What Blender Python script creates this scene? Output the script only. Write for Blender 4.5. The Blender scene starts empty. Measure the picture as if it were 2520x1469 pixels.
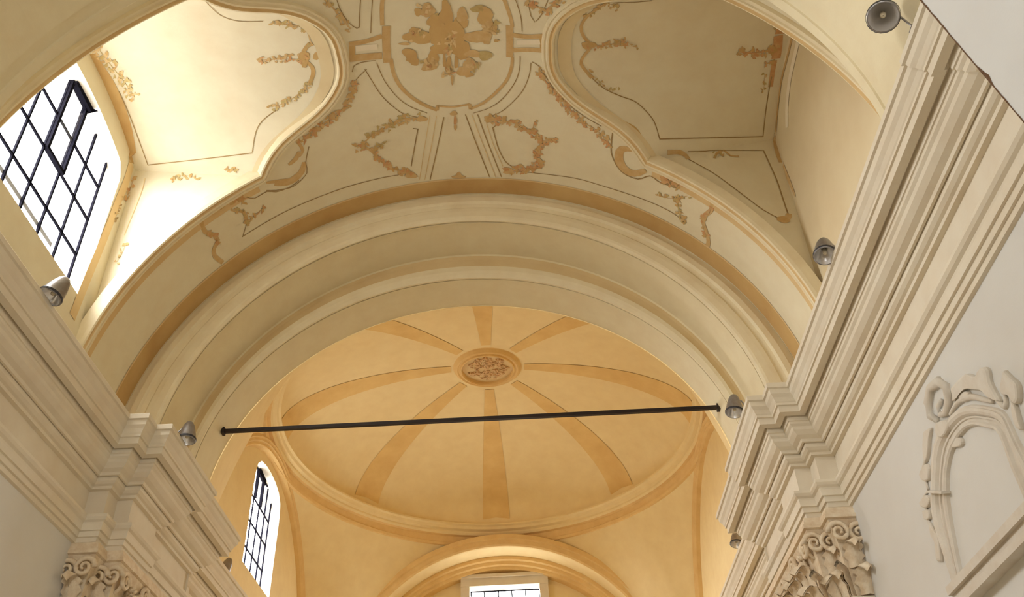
import bpy, bmesh, math, random
from mathutils import Vector, Matrix
from mathutils.bvhtree import BVHTree
pi, sin, cos, sqrt = math.pi, math.sin, math.cos, math.sqrt
random.seed(7)
S = bpy.context.scene
COL = S.collection

# ------------------------------------------------------------------ camera
H = 1.6                                   # eye height; all heights below are measured from the floor as z + H
FPX, PITCH, YAW, ROLL, CX = 2279.0, math.radians(37.77), math.radians(0.76), math.radians(-2.38), 0.885
EYE = Vector((CX, 0, H))
_h = Vector((-sin(YAW), cos(YAW), 0)); _r = Vector((cos(YAW), sin(YAW), 0)); _z = Vector((0, 0, 1))
CF = _h*cos(PITCH) + _z*sin(PITCH); _u = -_h*sin(PITCH) + _z*cos(PITCH)
CR = _r*cos(ROLL) + _u*sin(ROLL); CU = -_r*sin(ROLL) + _u*cos(ROLL)
cam_d = bpy.data.cameras.new('camera'); cam = bpy.data.objects.new('camera', cam_d); COL.objects.link(cam)
cam_d.sensor_fit = 'HORIZONTAL'; cam_d.sensor_width = 36.0; cam_d.lens = FPX/2520*36
cam_d.clip_end = 200
mw = Matrix((CR, CU, -CF)).transposed().to_4x4(); mw.translation = EYE; cam.matrix_world = mw
S.camera = cam

# ------------------------------------------------------------------ world (overcast daylight) and exposure
W = bpy.data.worlds.new('world'); S.world = W; W.use_nodes = True
wn = W.node_tree.nodes; wl_ = W.node_tree.links
bg = wn['Background']; bg.inputs[1].default_value = 22.0
_tc = wn.new('ShaderNodeTexCoord'); _sx = wn.new('ShaderNodeSeparateXYZ'); _rp = wn.new('ShaderNodeValToRGB')
wl_.new(_tc.outputs['Generated'], _sx.inputs[0]); wl_.new(_sx.outputs['Z'], _rp.inputs[0]); wl_.new(_rp.outputs[0], bg.inputs[0])
_rp.color_ramp.elements[0].position = 0.0; _rp.color_ramp.elements[0].color = (.28, .268, .248, 1)   # ground and roofs outside
_rp.color_ramp.elements[1].position = 0.02; _rp.color_ramp.elements[1].color = (1.0, .985, .96, 1)  # overcast sky
S.view_settings.view_transform = 'Standard'; S.view_settings.look = 'None'
S.view_settings.gamma = 1; S.view_settings.exposure = 0.27
S.view_settings.use_curve_mapping = False
S.cycles.use_denoising = True
S.cycles.max_bounces = 8; S.cycles.diffuse_bounces = 7; S.cycles.adaptive_threshold = 0.06; S.cycles.adaptive_min_samples = 16; S.cycles.transparent_max_bounces = 12
S.cycles.sample_clamp_indirect = 8.0
S.cycles.caustics_reflective = False; S.cycles.caustics_refractive = False

def portal(name, loc, nrm, sx, sy):
    """daylight portal in a window opening: guides the sky's own light, adds none"""
    d = bpy.data.lights.new(name, 'AREA'); d.shape = 'RECTANGLE'; d.size = sx; d.size_y = sy
    d.cycles.is_portal = True
    o = bpy.data.objects.new(name, d); COL.objects.link(o)
    n = Vector(nrm); up = Vector((0, 0, 1)) if abs(n.z) < .9 else Vector((0, 1, 0))
    zc_ = -n; xc_ = up.cross(zc_).normalized(); yc_ = zc_.cross(xc_)
    m = Matrix((xc_, yc_, zc_)).transposed().to_4x4(); m.translation = Vector(loc); o.matrix_world = m
portal('window_portal', (-5.12, 7.9, 8.85+H), (1, 0, 0), 2.7, 2.7)
portal('window_portal', (-5.12, -2.0, 8.85+H), (1, 0, 0), 2.7, 2.7)
portal('window_portal', (0, -9.12, 6.0+H), (0, 1, 0), 2.4, 3.0)
portal('window_portal', (-5.32, 18.38, 8.45+H), (1, 0, 0), 2.2, 2.6)
portal('window_portal', (0.05, 24.62, 6.65+H), (0, -1, 0), 1.9, 4.95)

# ------------------------------------------------------------------ materials
MATS = {}
def mat(name, col, rough=.85, var=.06, scale=3.0, bump=.0, metal=0.0, spec=.25, col2=None, bscale=60.0):
    if name in MATS: return MATS[name]
    m = bpy.data.materials.new(name); m.use_nodes = True; nt = m.node_tree; N = nt.nodes; L = nt.links
    b = N['Principled BSDF']; b.inputs['Roughness'].default_value = rough; b.inputs['Metallic'].default_value = metal
    b.inputs['Specular IOR Level'].default_value = spec
    tc = N.new('ShaderNodeTexCoord'); nz = N.new('ShaderNodeTexNoise')
    nz.inputs['Scale'].default_value = scale; nz.inputs['Detail'].default_value = 5; nz.inputs['Roughness'].default_value = .6
    L.new(tc.outputs['Object'], nz.inputs['Vector'])
    r = N.new('ShaderNodeValToRGB'); r.color_ramp.elements[0].position = .3; r.color_ramp.elements[1].position = .7
    c = col; d = col2 or tuple(min(1, v*(1-var*(1+.5*i))) for i, v in enumerate(c))
    r.color_ramp.elements[0].color = (*d, 1); r.color_ramp.elements[1].color = (*c, 1)
    L.new(nz.outputs['Fac'], r.inputs[0]); L.new(r.outputs[0], b.inputs['Base Color'])
    if bump:
        n2 = N.new('ShaderNodeTexNoise'); n2.inputs['Scale'].default_value = bscale; n2.inputs['Detail'].default_value = 6
        L.new(tc.outputs['Object'], n2.inputs['Vector'])
        bp = N.new('ShaderNodeBump'); bp.inputs['Strength'].default_value = bump; bp.inputs['Distance'].default_value = .02
        L.new(n2.outputs['Fac'], bp.inputs['Height']); L.new(bp.outputs['Normal'], b.inputs['Normal'])
    MATS[name] = m; return m
VAULT = mat('vault_plaster', (.785, .725, .545), bump=.05)
RIBS = mat('arch_plaster', (.78, .705, .50), bump=.05)
ARCHB = mat('arch_band_paint', (.74, .60, .36), var=.1, scale=1.5)
LWALL = mat('blank_lunette_wall_paint', (.74, .64, .43), var=.1, scale=.8)
LUN = mat('lunette_plaster', (.79, .73, .56), bump=.05)
CREAM = mat('cream_moulding', (.82, .74, .54), var=.08)
OCHRE = mat('ochre_paint', (.62, .43, .19), var=.15, scale=1.5)
OCHREL = mat('pale_ochre_paint', (.74, .57, .31), var=.12, scale=1.5)
FOCHRE = mat('frame_ochre_paint', (.76, .65, .42), var=.1, scale=1.5)
LINE = mat('brown_line_paint', (.40, .29, .14), var=.2, scale=6)
BROWN = mat('brown_paint', (.56, .36, .15), var=.25, scale=9, col2=(.64, .47, .24))
RUSSET = mat('russet_paint', (.55, .28, .12), var=.25, scale=12, col2=(.66, .42, .21))
OLIVE = mat('olive_paint', (.58, .47, .22), var=.2, scale=10)
PALE = mat('pale_line_paint', (.86, .78, .62))
CHAN = mat('chancel_plaster', (.85, .70, .39), bump=.05)
CHANR = mat('chancel_moulding', (.82, .60, .28), var=.1)
RIBP = mat('rib_paint', (.79, .57, .24), var=.12, scale=2)
STONE = mat('cornice_stucco', (.75, .695, .58), var=.08, scale=2.0, bump=.05)
PIER = mat('pier_plaster', (.66, .675, .68), var=.04, scale=1.2, bump=.04)
WALL = mat('wall_plaster', (.67, .67, .65), var=.04, scale=1.2, bump=.04)
CAP = mat('capital_stucco', (.78, .69, .54), var=.2, scale=9, bump=.35, bscale=28)
FRAME = mat('stucco_relief', (.67, .635, .57), var=.1, scale=6, bump=.1)
IRON = mat('iron', (.018, .010, .010), rough=.5, var=.3, spec=.4)
BAR = mat('glazing_bar_paint', (.008, .008, .016), rough=.9, var=.2, spec=.05)
REV = mat('window_reveal', (.86, .83, .76), var=.03)
LAMP = mat('lamp_metal', (.34, .34, .36), rough=.38, metal=.75, var=.15, scale=20)
LAMPD = mat('lamp_dark', (.06, .06, .07), rough=.45, metal=.3)
CHROME = mat('reflector', (.88, .88, .91), rough=.22, metal=.75, var=.02)
FLOOR = mat('floor_tiles', (.70, .66, .56), rough=.5, var=.2)
ROUND = mat('roundel_relief', (.62, .38, .18), var=.35, scale=9, bump=.5, bscale=14, col2=(.74, .53, .30))
CRACK = mat('crack', (.16, .10, .06), var=.4, scale=30)
GREYB = mat('grey_sill_paint', (.42, .45, .52), var=.1)
def glass():
    m = bpy.data.materials.new('window_glass'); m.use_nodes = True; nt = m.node_tree; N = nt.nodes; N.clear()
    o = N.new('ShaderNodeOutputMaterial'); mx = N.new('ShaderNodeMixShader'); t = N.new('ShaderNodeBsdfTransparent'); g = N.new('ShaderNodeBsdfGlossy')
    t.inputs[0].default_value = (.96, .97, .98, 1); g.inputs['Roughness'].default_value = .1; mx.inputs[0].default_value = .06
    nt.links.new(t.outputs[0], mx.inputs[1]); nt.links.new(g.outputs[0], mx.inputs[2]); nt.links.new(mx.outputs[0], o.inputs[0]); return m
GLASS = glass()

# ------------------------------------------------------------------ builders
def wloc(o):
    v = Vector((0, 0, 0))
    while o: v = v + o.location; o = o.parent
    return v
def M(name, V, F, m, parent=None, smooth=False, merge=0, mi=None):
    """one mesh object; V in world coordinates with z measured from the eye (H is added)"""
    off = wloc(parent) if parent else Vector((0, 0, 0))
    me = bpy.data.meshes.new(name)
    me.from_pydata([(v[0]-off.x, v[1]-off.y, v[2]+H-off.z) for v in V], [], F)
    for k in (m if isinstance(m, (list, tuple)) else [m]): me.materials.append(k)
    if mi: me.polygons.foreach_set('material_index', mi)
    if merge:
        b = bmesh.new(); b.from_mesh(me); bmesh.ops.remove_doubles(b, verts=b.verts, dist=merge); b.to_mesh(me); b.free()
    if smooth: me.polygons.foreach_set('use_smooth', [True]*len(me.polygons))
    me.update()
    o = bpy.data.objects.new(name, me); COL.objects.link(o)
    if parent: o.parent = parent
    return o
def tag(o, label, cat, group=None, kind=None):
    o['label'] = label; o['category'] = cat
    if group: o['group'] = group
    if kind: o['kind'] = kind
    return o
def thing(name, label, cat, loc=(0, 0, 0), group=None, kind=None):
    o = bpy.data.objects.new(name, None); COL.objects.link(o); o.location = Vector(loc); o.empty_display_size = .2
    return tag(o, label, cat, group, kind)
class MB:
    def __init__(s): s.V = []; s.F = []; s.I = []
    def add(s, V, F, i=0):
        n = len(s.V); s.V += [tuple(v) for v in V]; s.F += [tuple(q+n for q in f) for f in F]; s.I += [i]*len(F)
    def box(s, a, b, i=0):
        x0, y0, z0 = a; x1, y1, z1 = b
        s.add([(x0,y0,z0),(x1,y0,z0),(x1,y1,z0),(x0,y1,z0),(x0,y0,z1),(x1,y0,z1),(x1,y1,z1),(x0,y1,z1)],
              [(3,2,1,0),(4,5,6,7),(0,1,5,4),(1,2,6,5),(2,3,7,6),(3,0,4,7)], i)
    def grid(s, rows, closed=False, i=0):
        """rows: list of equal-length point lists"""
        V = [p for r in rows for p in r]; n = len(rows[0]); F = []
        for a in range(len(rows)-1):
            for b in range(n if closed else n-1):
                c = (b+1) % n
                F.append((a*n+b, a*n+c, (a+1)*n+c, (a+1)*n+b))
        s.add(V, F, i)
    def bar(s, p, q, w, d, up=(0, 0, 1), i=0):
        p, q = Vector(p), Vector(q); t = (q-p).normalized(); a = t.cross(Vector(up)).normalized()*w/2; b = a.cross(t).normalized()*d/2
        V = [p-a-b, p+a-b, p+a+b, p-a+b, q-a-b, q+a-b, q+a+b, q-a+b]
        s.add(V, [(0,1,2,3),(7,6,5,4),(0,4,5,1),(1,5,6,2),(2,6,7,3),(3,7,4,0)], i)
    def tube(s, pts, rad, n=8, i=0, flat=None):
        pts = [Vector(p) for p in pts]; rows = []
        up = Vector((.3, .2, .9))
        for k, p in enumerate(pts):
            t = (pts[min(k+1, len(pts)-1)]-pts[max(k-1, 0)]).normalized()
            a = t.cross(up).normalized(); b = t.cross(a)
            r = rad[k] if isinstance(rad, (list, tuple)) else rad
            rows.append([p + (a*cos(2*pi*j/n)+b*sin(2*pi*j/n))*r for j in range(n)])
        s.grid(rows, True, i); m = len(s.V)
        s.F.append(tuple(range(m-n, m))); s.I.append(i); s.F.append(tuple(range(m-n*len(rows)+n-1, m-n*len(rows)-1, -1))); s.I.append(i)
    def build(s, name, m, parent=None, smooth=False, merge=0):
        return M(name, s.V, s.F, m, parent, smooth, merge, s.I if isinstance(m, (list, tuple)) else None)
def crom(P, step):
    """Catmull-Rom through P resampled about every step"""
    P = [Vector(p) for p in P]
    if len(P) == 2: P = [P[0], (P[0]+P[1])/2, P[1]]
    out = []
    for k in range(len(P)-1):
        p0, p1, p2, p3 = P[max(k-1, 0)], P[k], P[k+1], P[min(k+2, len(P)-1)]
        n = max(1, int((p2-p1).length/step))
        for j in range(n):
            t = j/n
            out.append(.5*((2*p1)+(p2-p0)*t+(2*p0-5*p1+4*p2-p3)*t*t+(3*p1-p0-3*p2+p3)*t**3))
    out.append(P[-1]); return out
def ray(px, py):
    return (CF + CR*((px-1260)/FPX) - CU*((py-734.5)/FPX)).normalized()
def onX(px, py, X):
    d = ray(px, py); t = (X-EYE.x)/d.x; p = EYE+d*t; return (p.x, p.y, p.z-H)
def lerp(a, b, t): return a+(b-a)*t
def interp(T, x):
    for (a, b), (c, d) in zip(T, T[1:]):
        if x <= c: return lerp(b, d, 0 if c == a else max(0, (x-a)/(c-a)))
    return T[-1][1]

# ------------------------------------------------------------------ main dimensions (metres; z from the eye)
ZC = 6.007; R0, E0 = 4.809, .974; R1, E1 = 4.238, .966; R2, E2 = 4.0, .903
Y1, Y2, Y3 = 10.956, 11.82, 12.58
WX = 4.77                                 # nave wall
LW = 4.8                                  # lunette wall
BAY = {-1: 7.90, 1: 8.00}                 # lunette centres, left and right
HALF = 1.55
XF = [(0, 1.45), (.15, 1.452), (.3, 1.475), (.45, 1.53), (.6, 1.63), (.75, 1.77), (.87, 1.93), (.97, 2.12), (1.05, 2.29), (1.13, 2.44), (1.22, 2.56), (1.33, 2.67), (1.45, 2.76), (1.55, 2.82)]
def smooth_xf(u): return interp(XF, min(abs(u), HALF))
def bz(x, R=R0, e=E0): return ZC + e*sqrt(max(0, R*R-x*x))

# ------------------------------------------------------------------ room shell
b = MB(); b.box((-7, -9.4, -H-.3), (7, 26, -H)); tag(b.build('floor', FLOOR), 'stone church floor far below the vaults', 'floor', kind='structure')
def side_wall(s, name, label):
    b = MB()
    X = s*WX
    b.add([(X,-9,-H),(X,10.69,-H),(X,10.69,6.2),(X,-9,6.2)], [(0,1,2,3)]); b.add([(X,10.69,-H),(X+s*.03,10.7,-H),(X+s*.03,13.6,-H),(X+s*.03,13.6,6.2),(X+s*.03,10.7,6.2),(X,10.69,6.2)], [(0,1,4,5),(1,2,3,4)])
    o = b.build(name, WALL); return tag(o, label, 'wall', kind='structure')
wall_l = side_wall(-1, 'wall_left', 'plain plaster nave wall below the shaded cornice')
wall_r = side_wall(1, 'wall_right', 'pale plaster nave wall carrying the carved stucco frame')

# nave vault -------------------------------------------------------------------------------
ceil = thing('ceiling', 'cream barrel vault with painted ochre scrolls and two lunettes', 'vault', (0, 7.9, 0), kind='structure')
SURF = []                                 # painted surfaces for ray casting
def barrel(Ya, Yb, bays, name, parent, N=200):
    cuts = {Ya, Yb}
    for s, yc in bays:
        for k in range(63): cuts.add(round(yc-HALF+k*.05, 4))
        cuts.add(yc-HALF); cuts.add(yc+HALF)
    cuts = sorted(c for c in cuts if Ya <= c <= Yb)
    b = MB()
    def bound(s, y):
        for q, yc in bays:
            if q == s and abs(y-yc) < HALF: return math.acos(smooth_xf(y-yc)/R0)
        return -.02
    for ya, yb in zip(cuts, cuts[1:]):
        if yb-ya < 1e-4: continue
        rows = []
        for y, ye in ((ya, ya+1e-5), (yb, yb-1e-5)):
            a0, a1 = bound(1, ye), pi-bound(-1, ye)
            rows.append([(R0*cos(a), y, ZC+E0*R0*sin(a)) for a in [min(max(-.02+(pi+.04)*k/N, a0), a1) for k in range(N+1)]])   # one shared angular grid, clipped at the lunette edge
        b.grid(rows)
    o = b.build(name, VAULT, parent, smooth=True, merge=1e-4)
    return o
SURF.append(barrel(5.3, Y1, [(-1, BAY[-1]), (1, BAY[1])], 'barrel_vault', ceil))

WALLTOP = {-1: (10.50, 10.20), 1: (10.70, 10.28)}
def lunette(s, yc, parent, wt, window=True):
    ctr, cor = wt; HW = 1.68
    us = [HALF*(-1+2*k/62) for k in range(63)]
    def wall_z(u): return cor + (ctr-cor)*(1-(abs(u)/HALF)**2.2)
    b = MB(); rows = []
    for t in [k/10 for k in range(11)]:
        r = []
        for u in us:
            xf = smooth_xf(u); zf = bz(xf)
            r.append((s*lerp(xf, LW, t), yc+lerp(u, u*HW/HALF, t), lerp(zf, wall_z(u), t)))
        rows.append(r)
    b.grid(rows)
    top = b.build('lunette_vault', LUN, parent, smooth=True)
    sides = []
    for q in (-1, 1):
        b = MB(); rows = []; n = 24
        a1 = math.acos(XF[-1][1]/R0)
        for t in [k/8 for k in range(9)]:
            r = []
            for k in range(n+1):
                a = a1*k/n; p = (s*R0*cos(a), yc+q*HALF, ZC+E0*R0*sin(a)); w = (s*LW, yc+q*HW, lerp(5.9, cor, k/n))
                r.append(tuple(lerp(p[i], w[i], t) for i in range(3)))
            rows.append(r)
        b.grid(rows)
        sides.append(b.build('lunette_cheek', LUN, parent, smooth=True))
    # end wall with or without a window opening
    outer = [(yc-HW, 5.9)] + [(yc+u*HW/HALF, wall_z(u)) for u in us] + [(yc+HW, 5.9)]
    b = MB()
    inner = None
    if window:
        inner = [(-1.3, 7.5), (-1.36, 9.72), (-1.24, 9.94)] + [(-1.24+2.48*k/12, 9.94+.16*(1-((k-6)/6)**2)) for k in range(1, 12)] + [(1.24, 9.94), (1.36, 9.72), (1.3, 7.5)]
        inner = [(yc+y, z) for y, z in inner]
        cy, cz = yc, 8.7
        def hit(poly, ang):
            dx, dz = cos(ang), sin(ang); best = None
            for (ax, az), (bx, bz_) in zip(poly, poly[1:]+poly[:1]):
                ex, ez = bx-ax, bz_-az; den = dx*ez-dz*ex
                if abs(den) < 1e-9: continue
                t = ((ax-cy)*ez-(az-cz)*ex)/den; v = ((ax-cy)*dz-(az-cz)*dx)/den
                if t > 0 and -1e-6 <= v <= 1+1e-6 and (best is None or t < best): best = t
            return (cy+dx*best, cz+dz*best)
        angs = sorted(set([2*pi*k/180 for k in range(180)] + [math.atan2(z-cz, y-cy) % (2*pi) for y, z in inner+outer]))
        ro = [hit(outer, a) for a in angs]; ri = [hit(inner, a) for a in angs]
        b.grid([[(s*LW, y, z) for y, z in ro], [(s*LW, y, z) for y, z in ri]], True)
        wall = b.build('lunette_wall', VAULT, parent)
        b = MB(); c = 1.0
        b.grid([[(s*LW, y, z) for y, z in inner], [(s*5.14, yc+(y-yc)*.97, 8.8+(z-8.8)*.985) for y, z in inner]], True)
        b.build('window_reveal', REV, wall)
    else:
        b.add([(s*LW, y, z) for y, z in outer], [tuple(range(len(outer)))])
        wall = b.build('lunette_wall', LWALL, parent)
    return [top]+sides+[wall]
lunL = lunette(-1, BAY[-1], ceil, WALLTOP[-1]); lunR = lunette(1, BAY[1], ceil, WALLTOP[1], window=False)
SURF += lunL+lunR

# moulded edge round each lunette
def frame_path(s, yc):
    P = []; a1 = math.acos(XF[-1][1]/R0)
    for k in range(30): a = a1*(k/30); P.append((R0*cos(a), HALF))
    ys = [HALF-2*HALF*k/80 for k in range(81)]
    P += [(smooth_xf(u), u) for u in ys]
    for k in range(1, 31): a = a1*(1-k/30); P.append((R0*cos(a), -HALF))
    return [Vector((s*x, yc+u, bz(x))) for x, u in P]
def surf_n(p):                           # barrel normal pointing down into the nave
    return -Vector((p.x/R0**2, 0, (p.z-ZC)/(E0*R0)**2)).normalized()
def lunette_moulding(s, yc, parent):
    P = frame_path(s, yc)
    prof = [(-.05, -.16), (-.055, -.02), (-.05, .03), (-.03, .042), (-.015, .03), (-.005, .024), (.01, .03), (.02, .045), (.045, .048), (.06, .03), (.075, .028), (.085, .042), (.11, .038), (.125, .012), (.135, -.012)]
    groups = [(0, 4), (3, 8), (7, 15)]
    rows = []
    for k, p in enumerate(P):
        t = (P[min(k+1, len(P)-1)]-P[max(k-1, 0)]).normalized(); n = surf_n(p)
        t = (t-n*t.dot(n)).normalized(); sd = n.cross(t)
        if s < 0: sd = -sd
        # the side pointing away from the lunette
        ref = Vector((-s if abs(p.y-yc) < HALF-.02 else 0, (p.y-yc)*.6, 0))
        if sd.dot(ref) < 0: sd = -sd
        rows.append([p+sd*a+n*h for a, h in prof])
    fr = None
    for (i0, i1), m, nm in zip(groups, (CREAM, OCHREL, CREAM), ('lunette_frame', 'frame_hollow', 'frame_band')):
        b = MB(); b.grid([r[i0:i1] for r in rows]); o = b.build(nm, m, fr or parent, smooth=False); fr = fr or o
for s in (-1, 1): lunette_moulding(s, BAY[s], ceil)

# transverse arches ------------------------------------------------------------------------
def arch_strip(R, e, ya, yb, R_b=None, e_b=None, n=96, a0=.05):
    """surface between the arch curve (R,e) at ya and (R_b,e_b) at yb"""
    R_b = R_b or R; e_b = e_b or e
    return [[(r*cos(a), y, ZC+ee*r*sin(a)) for a in [a0+(pi-2*a0)*k/n for k in range(n+1)]] for r, ee, y in ((R, e, ya), (R_b, e_b, yb))]
def swept_arch(parent, name, prof, m, smooth=False):
    """prof: list of (R, e, y)"""
    b = MB(); rows = [arch_strip(R, e, y, y)[0] for R, e, y in prof]; b.grid(rows); return b.build(name, m, parent, smooth)
arch = thing('chancel_arch', 'stepped chancel arch with two moulded orders above the tie rod', 'arch', (0, 11.8, 6+H), kind='structure')
swept_arch(arch, 'outer_order_face', [(R0+.05, E0, Y1), (4.70, E0, Y1-.005), (4.69, E0, Y1-.06), (4.60, .972, Y1-.065), (4.57, .972, Y1-.03), (4.50, .971, Y1-.02), (4.47, .971, Y1-.045), (4.40, .97, Y1-.05), (4.30, .968, Y1-.05), (4.265, .967, Y1-.04), (R1, E1, Y1-.01), (R1, E1, Y1)], CREAM)
swept_arch(arch, 'outer_order_soffit', [(R1, E1, Y1), (R1, E1, Y1+.012), (R1+.05, E1, Y1+.014), (R1+.05, E1, Y1+.034), (R1, E1, Y1+.036), (R1, E1, Y1+.055), (R1+.02, E1, Y1+.06), (R1+.02, E1, Y2-.02), (R1, E1, Y2)], RIBS)
swept_arch(arch, 'inner_order_face', [(R1, E1, Y2), (4.20, .955, Y2-.002), (4.12, .935, Y2-.03)], ARCHB)
swept_arch(arch, 'inner_order_moulding', [(4.12, .935, Y2-.03), (4.11, .933, Y2-.05), (4.06, .92, Y2-.055), (4.03, .911, Y2-.04), (R2, E2, Y2-.02), (R2, E2, Y2)], CREAM)
swept_arch(arch, 'inner_order_soffit', [(R2, E2, Y2), (R2, E2, Y2+.012), (R2+.05, E2, Y2+.014), (R2+.05, E2, Y2+.034), (R2, E2, Y2+.036), (R2, E2, Y2+.055), (R2+.015, E2, Y2+.06), (R2+.015, E2, Y3), (R2+.9, 1.0, Y3+.02)], RIBS)
narch = thing('transverse_arch', 'broad plain transverse arch crossing the nave vault before the lunettes', 'arch', (0, 5.3, 6+H), kind='structure')
NA = 5.80
swept_arch(narch, 'arch_band', [(R0+.06, E0, NA), (R1+.03, E1, NA), (R1, E1, NA-.02), (R1, E1, NA-.12), (R1+.02, E1, NA-.13), (R1+.02, E1, NA-.26)], RIBS)
swept_arch(narch, 'arch_soffit', [(R1+.02, E1, NA-.26), (R1-.005, E1, NA-.27), (R1-.005, E1, NA-1.25), (R1+.02, E1, NA-1.26), (R1+.02, E1, NA-1.45), (R0+.06, E0, NA-1.45)], RIBS)
# rear bays behind the camera
rear = thing('ceiling_rear', 'plain rear bay of the barrel vault over the entrance', 'vault', (0, 0, 6+H), kind='structure')
barrel(-9.0, 5.4, [(-1, -2.0), (1, -2.0)], 'barrel_vault', rear, 120)
lunette(-1, -2.0, rear, WALLTOP[-1]); lunette(1, -2.0, rear, WALLTOP[-1], window=False)
b = MB()                                  # facade wall; its unseen window opening is added to let daylight in
b.grid([[(-1.2, -9, 4.5), (1.2, -9, 4.5), (1.2, -9, 7.5), (-1.2, -9, 7.5)], [(-5, -9, -H), (5, -9, -H), (5, -9, 11), (-5, -9, 11)]], True)
tag(b.build('wall_back', WALL), 'entrance wall behind the viewer with one window opening added for daylight', 'wall', kind='structure')

# ------------------------------------------------------------------ chancel
YD = 18.2; RD, ZD, ZO, RO = 4.546, 10.448, 12.08, .77; DY = 1.10   # the dome is a little longer than wide
CW = 4.85; YN, YFAR = 12.66, 23.2; YM = 18.5
AR, AZ = 3.98, 6.06                       # side arches
FR, FZ = 4.05, 5.72                       # far arch
chan = thing('ceiling_chancel', 'ochre pendentive vault carrying the round dome over the chancel', 'vault', (0, YM, 6+H), kind='structure')
RB, ZB = 4.80, 9.94
# pendentives: from the ring down to the arches
def pend(qx, qy, name):
    b = MB(); n = 40; rows = []
    top = []; bot = []
    for k in range(n+1):
        ph = pi/2*k/n
        top.append((qx*RB*cos(ph), YD+qy*RB*DY*sin(ph), ZB))
        if ph <= pi/4:
            a = pi/2*(1-ph/(pi/4)); bot.append((qx*4.72, YM+qy*AR*cos(a)*1.0, AZ+AR*sin(a)))
        else:
            a = pi/2*((ph-pi/4)/(pi/4)); ye = YFAR if qy > 0 else YN
            fr_, fz_ = (FR, FZ) if qy > 0 else (FR+.25, FZ+.1); bot.append((qx*fr_*cos(a), ye, fz_+fr_*sin(a)))
    # corner: springing points meet in the corner
    for t in [j/16 for j in range(17)]:
        r = []
        for A, B in zip(top, bot):
            p = [lerp(A[i], B[i], t) for i in range(3)]
            bow = sin(pi*t)*.12*max(0, (A[2]-B[2])/4)
            p[0] += qx*bow; p[1] += qy*bow
            r.append(tuple(p))
        rows.append(r)
    b.grid(rows); return b.build(name, CHAN, chan, smooth=True)
for qx in (-1, 1):
    for qy in (-1, 1): pend(qx, qy, 'pendentive')
# corner piers below the springing
for qx, sd in ((-1, 'left'), (1, 'right')):
    b = MB(); b.add([(qx*4.72, 13.40, -H), (qx*4.72, YM-AR, -H), (qx*4.72, YM-AR, AZ), (qx*4.72, 13.40, AZ)], [(0, 1, 2, 3)])
    b.add([(qx*4.33, 13.40, -H), (qx*5.2, 13.40, -H), (qx*5.2, 13.40, 6.2), (qx*4.33, 13.40, 6.2)], [(0, 1, 2, 3)])
    tag(b.build('wall_near_'+sd, STONE), 'near chancel pier wall behind the %s pilaster' % ('shaded' if qx < 0 else 'pale'), 'wall', kind='structure')
    b = MB(); b.add([(qx*4.72, YM+AR, -H), (qx*4.72, YFAR+.02, -H), (qx*4.72, YFAR+.02, AZ), (qx*4.72, YM+AR, AZ)], [(0, 1, 2, 3)])
    b.add([(qx*FR, YFAR, -H), (qx*5.2, YFAR, -H), (qx*5.2, YFAR, FZ+.2), (qx*FR, YFAR, FZ+.2)], [(0, 1, 2, 3)])
    b.build('corner_pier', CHAN, chan)
# ring cornice of the dome
b = MB(); ringp = [(RB+.06, ZB-.06), (RB-.02, ZB-.05), (RB-.03, ZB+.02), (RB+.0, ZB+.04), (RB-.02, ZB+.2), (RB-.09, ZB+.22), (RB-.12, ZB+.27), (RB-.12, ZB+.31), (RB-.2, ZB+.34), (RB-.23, ZB+.40), (RB-.28, ZB+.43), (RB-.28, ZB+.47), (RD+.06, ZD+.01), (RD+.10, ZD+.03)]
def rev(prof, yc, n=96, q=1.0): return [[(r*cos(2*pi*k/n), yc+q*r*sin(2*pi*k/n), z) for k in range(n)] for r, z in prof]
b.grid(rev(ringp[:6], YD, 96, DY), True); dring = b.build('dome_ring', CHANR, chan)
b = MB(); b.grid(rev(ringp[5:], YD, 96, DY), True); b.build('ring_moulding', CHAN, dring)
def dz(r): return ZD + 1.66*sqrt(max(0, 1-(r/(RD+.10))**2))
dome = thing('dome', 'shallow orange dome with eight darker ribs round a carved roundel', 'dome', (0, YD, ZD+H), kind='structure')
b = MB(); b.grid(rev([((RD+.10)*sin(pi/2*k/32), dz((RD+.10)*sin(pi/2*k/32))) for k in range(2, 33)], YD, 96, DY), True)
b.build('dome_shell', CHAN, dome, smooth=True)
for k in range(8):
    a = pi/2+pi/4*k+.02; b = MB(); rows = []
    for j in range(33):
        r = lerp(.86, RD+.07, j/32); w = lerp(.11, .36, j/32)
        row = []
        for q in (-1, 1):
            x = r*cos(a)-q*w*sin(a); y = r*sin(a)+q*w*cos(a); rr = sqrt(x*x+y*y); sc = min(1, (RD+.085)/rr); x *= sc; y *= sc
            row.append((x, YD+y*DY, dz(sqrt(x*x+y*y))-.012))
        # midpoint keeps the strip on the shell
        x, y = r*cos(a), r*sin(a); row.insert(1, (x, YD+y*DY, dz(r)-.012))
        rows.append(row)
    b.grid(rows); b.build('rib', RIBP, dome, smooth=True)
rd = thing('roundel', 'carved round relief medallion at the crown of the orange dome', 'medallion', (0, YD, ZO-.1+H))
b = MB(); b.grid(rev([(.98, ZO+.05), (.80, ZO-.0), (.74, ZO-.07), (.71, ZO-.085), (.68, ZO-.06), (.65, ZO-.055), (.635, ZO-.09), (.615, ZO-.10), (.60, ZO-.07), (.59, ZO+.01)], YD, 64), True); b.build('rim', CHANR, rd, smooth=False)
b = MB(); b.grid(rev([(.63, ZO-.01), (.3, ZO-.02), (.02, ZO-.02)], YD, 48), True); b.build('disc', OCHREL, rd)
rr = random.Random(3)
b = MB()
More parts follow.
